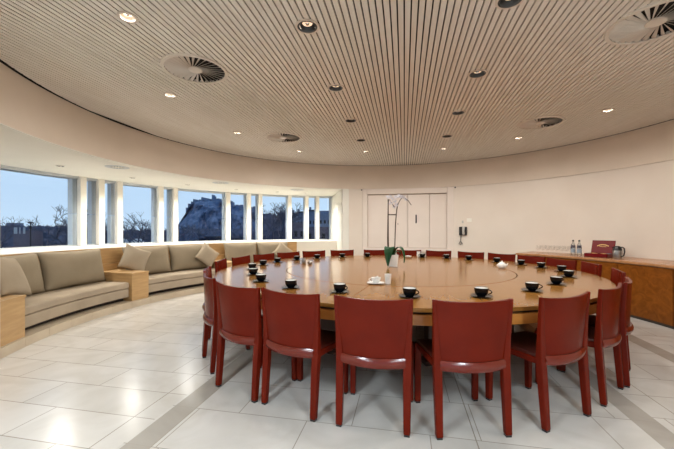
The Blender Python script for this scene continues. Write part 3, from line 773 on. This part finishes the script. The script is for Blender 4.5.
# ================================================================== OUTSIDE
G = -8.0
c_, s_ = cos(atan((AX-337)/F)), sin(atan((AX-337)/F))
def W(px, t, z=G):                      # a place seen at photo column px, t metres in front of the camera
    a = (px-337)/F*t; return Vector((a*c_-t*s_, a*s_+t*c_, z))
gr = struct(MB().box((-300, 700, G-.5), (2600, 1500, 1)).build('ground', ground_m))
# castle rock
D = 340; random.seed(11)
hr = lambda y: H+(HZ-y)*D/F
prof = [(168, 238), (174, 230), (180, 222), (185, 214), (189, 207), (193, 203), (199, 201.5), (205, 200.8), (220, 202), (232, 206), (243, 210), (252, 211), (263, 214), (275, 224), (284, 236)]
def top(px):
    for (a, b), (c, d) in zip(prof, prof[1:]):
        if a <= px <= c: return hr(b+(d-b)*(px-a)/(c-a))
    return G
from mathutils import noise
q = MB(); nu, nv = 110, 26
vs = []; fs = []
for j in range(nv+1):
    for i in range(nu+1):
        px = 168+(284-168)*i/nu; v = j/nv
        zt = top(px); k = min(1, .12+1.0*(v/.5)**.75) if v < .5 else 1-((v-.5)/.5)**2*.9
        z = G+(zt-G)*max(0, k)
        nn = noise.fractal(Vector((px*.09, v*5, 3)), 1, 2.1, 5)
        p = W(px, D-34+v*70+nn*14*(1 if .03 < v < .5 else 0), z+nn*1.6); vs.append(p)
for j in range(nv):
    for i in range(nu): fs.append((j*(nu+1)+i, j*(nu+1)+i+1, (j+1)*(nu+1)+i+1, (j+1)*(nu+1)+i))
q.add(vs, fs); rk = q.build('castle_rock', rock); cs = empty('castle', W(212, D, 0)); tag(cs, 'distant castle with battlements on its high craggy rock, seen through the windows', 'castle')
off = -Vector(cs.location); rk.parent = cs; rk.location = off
yaw = atan((AX-337)/F)
def fort(px0, px1, y0, y1, dep, name, cren=True, dt=0):
    q = MB(); p = W((px0+px1)/2, D+8+dt); wpx = (px1-px0)*D/F; z0, z1 = hr(y0), hr(y1)
    q.box((p.x, p.y, (z0+z1)/2), (wpx, dep, z1-z0), yaw)
    if cren:
        nn = max(2, int(wpx/2.2))
        for k in range(nn):
            if k % 2 == 0:
                u = (k+.5)/nn-.5; q.box((p.x+u*wpx*cos(yaw), p.y+u*wpx*sin(yaw), z1+.6), (wpx/nn, dep, 1.2), yaw)
    o = q.build(name, stone_far, cs); o.location = off
for a in [(190, 193, 212, 204.6, 10, 'battery_wall'), (193, 195, 212, 202.4, 10, 'battery_wall'), (194.3, 196, 208, 199.8, 6, 'turret'), (196, 204, 210, 200.5, 12, 'curtain_wall'), (203.5, 207, 208, 198.2, 12, 'gatehouse'), (207, 212.5, 208, 199.2, 14, 'barrack_block'),
          (213, 215.2, 206, 195.5, 7, 'tower'), (214, 224, 212, 199.5, 14, 'palace_block'), (223, 230, 214, 200.8, 12, 'palace_wing'), (230, 233.3, 214, 201.5, 9, 'round_tower'),
          (233, 244.5, 220, 205.8, 14, 'barrack_block'), (244, 257, 222, 207.6, 14, 'long_barrack'), (256, 262, 222, 210.5, 10, 'outer_wall'), (187.5, 190.5, 222, 208.5, 8, 'lower_wall')]: fort(*a)
# bare trees
def tree_mesh(seed, depth=6):
    random.seed(seed); q = MB()
    def grow(p, d, L_, r_, n):
        e = p+d*L_
        mid = p.lerp(e, .5)+Vector((random.uniform(-1, 1), random.uniform(-1, 1), 0))*L_*.05
        q.tube([p, mid, e], [r_, r_*.85, r_*.7], 3)
        if n == 0: return
        for k in range(3 if n > 1 else 4):
            ax = Vector((random.uniform(-1, 1), random.uniform(-1, 1), random.uniform(-.15, .5))).normalized()
            nd = (d*.75+ax*.75).normalized(); nd.z = max(nd.z, -.05)
            grow(e, nd, L_*random.uniform(.62, .84), r_*.62, n-1)
    grow(Vector((0, 0, 0)), Vector((0, 0, 1)), .25, .018, depth)
    return q
tm = []
for sd in (1, 5, 9):
    o = tree_mesh(sd, 5).build('bare_tree', bark); tm.append(o)
TREES = [(4, 60, 17, 'at the extreme left of the first window'), (46, 85, 17, 'small, in the middle of the first window'), (68, 62, 20.5, 'tall, at the right edge of the first window'), (62, 80, 17, 'behind the tall tree of the first window'),
         (92, 70, 17, 'between the first two window posts'), (110, 70, 16.5, 'between the second and third window posts'), (131, 62, 15.5, 'round-crowned, in the middle of the second wide window'),
         (149, 58, 17.5, 'at the right edge of the second wide window'), (166, 62, 15.5, 'in the narrow gap left of the castle window'), (181, 90, 16, 'at the foot of the castle rock, left'),
         (266, 120, 25, 'right of the castle, at the post'), (273, 145, 32, 'dense, right of the castle, left part'), (280, 120, 26, 'dense, right of the castle, middle'), (287, 145, 30, 'dense, right of the castle, by the next post'), (234, 200, 22, 'below the castle barracks'), (212, 210, 16, 'low, below the castle cliff'), (200, 220, 17, 'low, at the left below the castle cliff')]
used = set()
for i, (px, t, h, lab) in enumerate(TREES):
    k = i % 3
    if k in used: o = tm[k].copy(); COL.objects.link(o)
    else: o = tm[k]; used.add(k)
    mh = max(v.co.z for v in tm[k].data.vertices); sc = h*.62/mh
    o.location = W(px, t); o.scale = (sc, sc, h*.93/mh*.75); o.rotation_euler = (0, 0, i*1.3)
    tag(o, 'bare winter tree '+lab, 'tree', 'bare winter trees outside the windows')
# dense hedge of distant woodland
def wood(px0, px1, t, ylo, yhi, name, lab, seed):
    random.seed(seed); q = MB(); n = int((px1-px0)*1.1)
    for k in range(n):
        px = px0+(px1-px0)*k/(n-1); y = random.uniform(ylo, yhi); z = H+(HZ-y)*t/F
        p = W(px, t+random.uniform(-8, 8)); r0 = random.uniform(1.6, 3.2)*t/110
        pr = []
        for m in range(7):
            f = m/6; pr.append((max(.05, r0*sin(pi*(.12+.86*f))**.7*random.uniform(.8, 1.15)), (z-G)*f))
        q.lathe(pr, (p.x, p.y, G), seg=7)
    o = q.build(name, twig_mass); o['kind'] = 'stuff'; o['label'] = lab; o['category'] = 'woodland'
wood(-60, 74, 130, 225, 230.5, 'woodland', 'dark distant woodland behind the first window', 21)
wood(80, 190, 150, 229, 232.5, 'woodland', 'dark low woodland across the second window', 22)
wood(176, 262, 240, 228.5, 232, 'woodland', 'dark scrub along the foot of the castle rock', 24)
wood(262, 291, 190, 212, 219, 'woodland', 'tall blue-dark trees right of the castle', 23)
# buildings right of the castle
def bldg(px0, px1, t, ytop, m, name, lab, roof=False, wins=0):
    p = W((px0+px1)/2, t); z1 = H+(HZ-ytop)*t/F; wd_ = (px1-px0)*t/F
    e = empty(name, (p.x, p.y, G), yaw); tag(e, lab, 'building')
    MB().box((0, 0, (z1-G)/2), (wd_, wd_*.8, z1-G)).build('wall', m, e)
    if roof:
        a = wd_/2+.4; b = wd_*.4+.4; zz = z1-G; rh = wd_*.28
        MB().add([(-a, -b, zz), (a, -b, zz), (a, b, zz), (-a, b, zz), (-a, 0, zz+rh), (a, 0, zz+rh)], [(0, 1, 5, 4), (2, 3, 4, 5), (1, 2, 5), (3, 0, 4), (3, 2, 1, 0)]).build('roof', roof_m, e)
        MB().box((-wd_*.3, 0, zz+rh), (.9, 1.4, 2.2)).build('chimney', m, e)
    for k in range(wins):
        MB().box((-wd_/2+wd_*(k+.5)/wins, -wd_*.4-.03, (z1-G)*.72), (wd_*.08+.4, .1, 1.5)).build('window', roof_m, e)
    return e
bldg(292.5, 297, 150, 214, stone_far, 'tenement', 'narrow gabled tenement in the window right of the castle trees', True)
bldg(297.5, 303, 155, 213, stone_far, 'tenement', 'stone tenement with dark roof beside the narrow gabled one', True, 2)
bldg(309, 315.5, 150, 211.5, stone_far, 'tenement', 'grey stone tenement in the next-to-last narrow window', True, 2)
bldg(319, 331, 150, 211, stone_far, 'tenement', 'tall grey tenement in the last narrow window', False, 3)
bldg(288, 305.5, 92, 222.5, brickf, 'brick_block', 'dark brick block with flat roof below the tenements', False, 3)
bldg(307, 334, 108, 227, brickf, 'brick_block', 'low dark brick block in the two last narrow windows', False, 4)
lo = bldg(20, 37, 46, 231.0, brickf, 'lodge', 'dark flat-roofed lodge with pale panels outside the first wide window')
for u, ww in ((-.85, .42), (-.28, .12), (.30, .26)): MB().box((u, -.955, 9.1), (ww, .06, .85)).build('pale_panel', bwhite, lo)
bldg(10, 20, 165, 223, stone_far, 'hall', 'dark flat-topped hall on the skyline of the first window')
for (px, ww, lab) in [(124, 1.8, 'left'), (138, 2.8, 'right')]:
    o = MB().lathe([(ww*.5, 0), (ww*.42, 1.0), (ww*.2, 1.5), (.1, 1.6)], seg=14).build('pale_canopy', bwhite, loc=W(px, 66, G+5.9), smooth=True)
    tag(o, 'pale domed canopy roof low in the second wide window, %s one' % lab, 'canopy')
    p = W(px, 66); MB().lathe([(.25, 0), (.25, 5.9)], seg=8).build('canopy_post', roof_m, o, loc=(0, 0, -5.9))
# street lamp
sl = empty('street_lamp', W(30.6, 40)); tag(sl, 'dark street lamp standing outside the first wide window', 'street lamp')
MB().lathe([(.14, 0), (.09, 1.2), (.06, 10.0)], seg=10).build('pole', roof_m, sl)
MB().box((0, 0, 10.05), (.50, .3, .16)).box((0, 0, 9.5), (.2, .2, .3)).build('lamp_head', roof_m, sl, bevel=.03)
